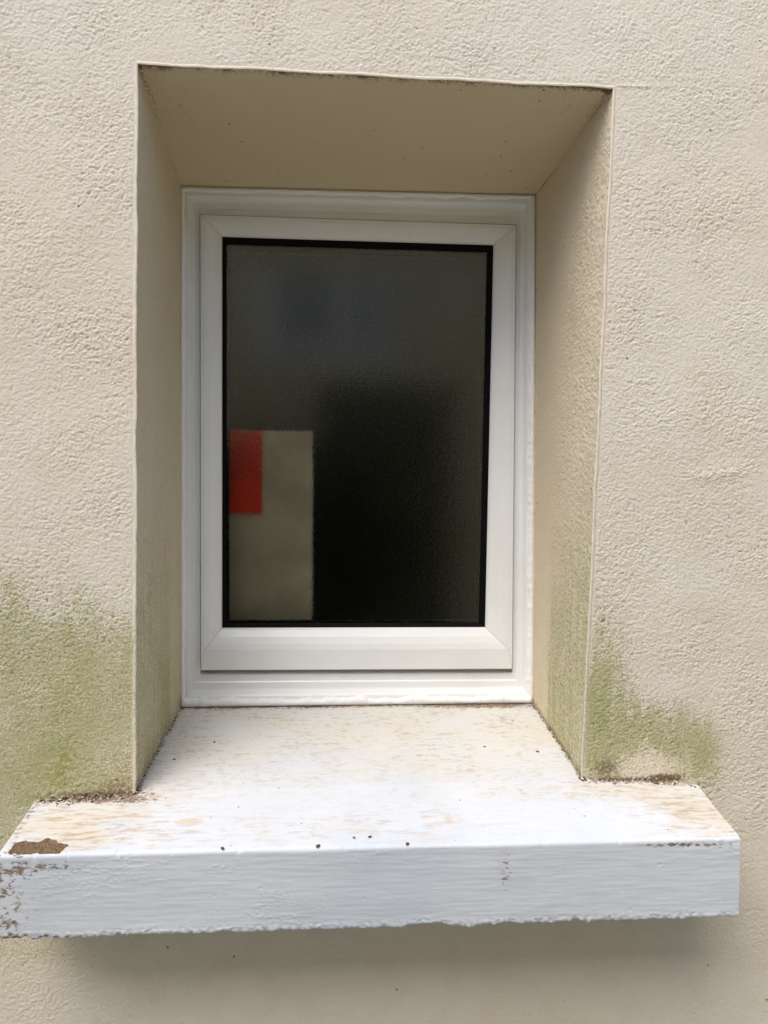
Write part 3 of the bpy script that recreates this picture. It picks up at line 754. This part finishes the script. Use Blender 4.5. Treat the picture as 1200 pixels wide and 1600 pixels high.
CD = m_simple('dark_dirt', (.09, .065, .04), .9, 900, .0004, .4); CB = m_simple('brown_grit', (.20, .12, .07), .9, 900, .0004, .3)
for i, (px, py, r, m_, lab) in enumerate([
    (347, 1330, .0030, CD, 'dark crumb on the front edge of the sill, leftmost of the three there'),
    (497, 1327, .0034, CD, 'dark crumb on the front edge of the sill, middle one of the three there'),
    (637, 1323, .0032, CD, 'dark crumb on the front edge of the sill, rightmost of the three there'),
    (578, 1308, .0026, CD, 'small dark crumb just behind the front edge, near the middle of the sill'),
    (840, 1175, .0034, CB, 'round brown grit lump on the sill near the right reveal'),
    (335, 1160, .0024, CD, 'small dark crumb on the left part of the sill, nearer the window'),
    (272, 1187, .0026, CD, 'small dark crumb on the sill beside the left reveal'),
    (757, 1167, .0024, CB, 'small brown crumb on the sill left of the round grit lump'),
    (553, 1309, .0020, CB, 'small pale brown crumb left of the dark one behind the front edge')]):
    crumb('dirt_crumb', px, py, r, m_, lab, seed=i)

# ------------------------------------------------------------------ surroundings: paving and an unseen building put in to block low light
pv, nt, p = mat('concrete_paving'); n = N(nt)
bt = nt.nodes.new('ShaderNodeTexBrick'); bt.inputs['Scale'].default_value = 1.0; bt.inputs['Brick Width'].default_value = .6; bt.inputs['Row Height'].default_value = .6
bt.inputs['Mortar Size'].default_value = .006; bt.inputs['Color1'].default_value = (.44, .45, .45, 1); bt.inputs['Color2'].default_value = (.38, .39, .385, 1); bt.inputs['Mortar'].default_value = (.07, .065, .055, 1)
nt.links.new(n.tc, bt.inputs[0])
n.out(p, n.mix(n.ramp(n.noise(3, 5), .35, .7, 0, .5), bt.outputs[0], (.33, .31, .26)), .9, n.bump(n.noise(120, 4), .002, .6))
g = MB().quad((-60, -60, GROUND), (60, -60, GROUND), (60, 60, GROUND), (-60, 60, GROUND)).build('ground', pv); tag(g, kind='structure')
YO = -2.0
def ref(px, py):
    """point of the far wall that the pane mirrors at a photo position"""
    q = at(px, py, 2*D-YO); return q[0], q[2]
opp = empty('added_outbuilding', (0, YO, GROUND)); tag(opp, 'low olive rendered outbuilding unseen across the passage, put there to block low light, its dark doorway shaped for the reflection', 'added_outbuilding')  # unseen blocker, added so the wall darkens downwards and the pane mirrors it
def uo(o):
    o.parent = opp; bpy.context.view_layer.update(); o.matrix_parent_inverse = opp.matrix_world.inverted(); return o
om = m_simple('olive_render', (.66, .61, .42), .9, 200, .001)
H_O = 1.25
dx0, dx1, dz1 = ref(500, 0)[0], ref(722, 0)[0], ref(0, 585)[1]      # doorway added to give the pane's reflection its dark shape
wx0, wx1, wz0, wz1 = ref(392, 0)[0], ref(632, 0)[0], ref(0, 560)[1], ref(0, 410)[1]
dz1 = min(dz1, wz0-.03)
m_ = MB()
for a, b, c, d in ((-6, dx0, GROUND, wz0), (dx1, 6, GROUND, wz0), (dx0, dx1, dz1, wz0), (-6, wx0, wz0, H_O), (wx1, 6, wz0, H_O), (wx0, wx1, wz1, H_O)):
    m_.box(a, b, YO-.25, YO, c, d)
uo(m_.build('wall', om))
uo(MB().box(-6.05, 6.05, YO-2.6, YO+.06, H_O, H_O+.05).build('roof', m_simple('grey_felt', (.1, .1, .1), .9)))
uo(MB().box(dx0-.1, dx1+.1, YO-2.5, YO-2.45, GROUND, dz1+.1).box(dx0-.15, dx0-.1, YO-2.5, YO-.25, GROUND, dz1+.1).box(dx1+.1, dx1+.15, YO-2.5, YO-.25, GROUND, dz1+.1).box(dx0-.15, dx1+.15, YO-2.5, YO-.25, dz1+.1, dz1+.15).build('added_doorway_lining', BLACK))  # black inside so the added doorway mirrors as a dark shape
wmt = m_simple('blue_grey_blind', (.28, .34, .42), .6)
uw_ = uo(MB().box(wx0, wx1, YO-.06, YO-.04, wz0, wz1).build('window', wmt))
WF = m_simple('pale_blue_frame_paint', (.78, .86, .95), .5)
f_ = MB()
for a_, b_ in ((385, 432), (522, 558), (592, 618)): f_.box(ref(a_, 0)[0], ref(b_, 0)[0], YO-.04, YO-.01, wz0, wz1)
f_.box(wx0, wx1, YO-.05, YO-.015, wz0, wz0+.05).box(wx0, wx1, YO-.05, YO-.015, ref(0, 535)[1], ref(0, 515)[1])
uo(f_.build('window_frame', WF))

bx_ = empty('added_dark_box', (-.55, YO+.25, GROUND)); tag(bx_, 'added dark lidded box against the olive outbuilding, under its window', 'added dark box')
b0, b1 = ref(300, 0)[0], ref(500, 0)[0]; bz = ref(0, 690)[1]  # unseen box, added to darken the lower left of the pane's reflection
for nm, q in (('body', (b0, b1, YO+.02, YO+.42, GROUND, bz-.04)), ('lid', (b0-.01, b1+.01, YO+.015, YO+.44, bz-.04, bz))):
    o = MB().box(*q).build(nm, BLACK, bevel=.01); o.parent = bx_; bpy.context.view_layer.update(); o.matrix_parent_inverse = bx_.matrix_world.inverted()
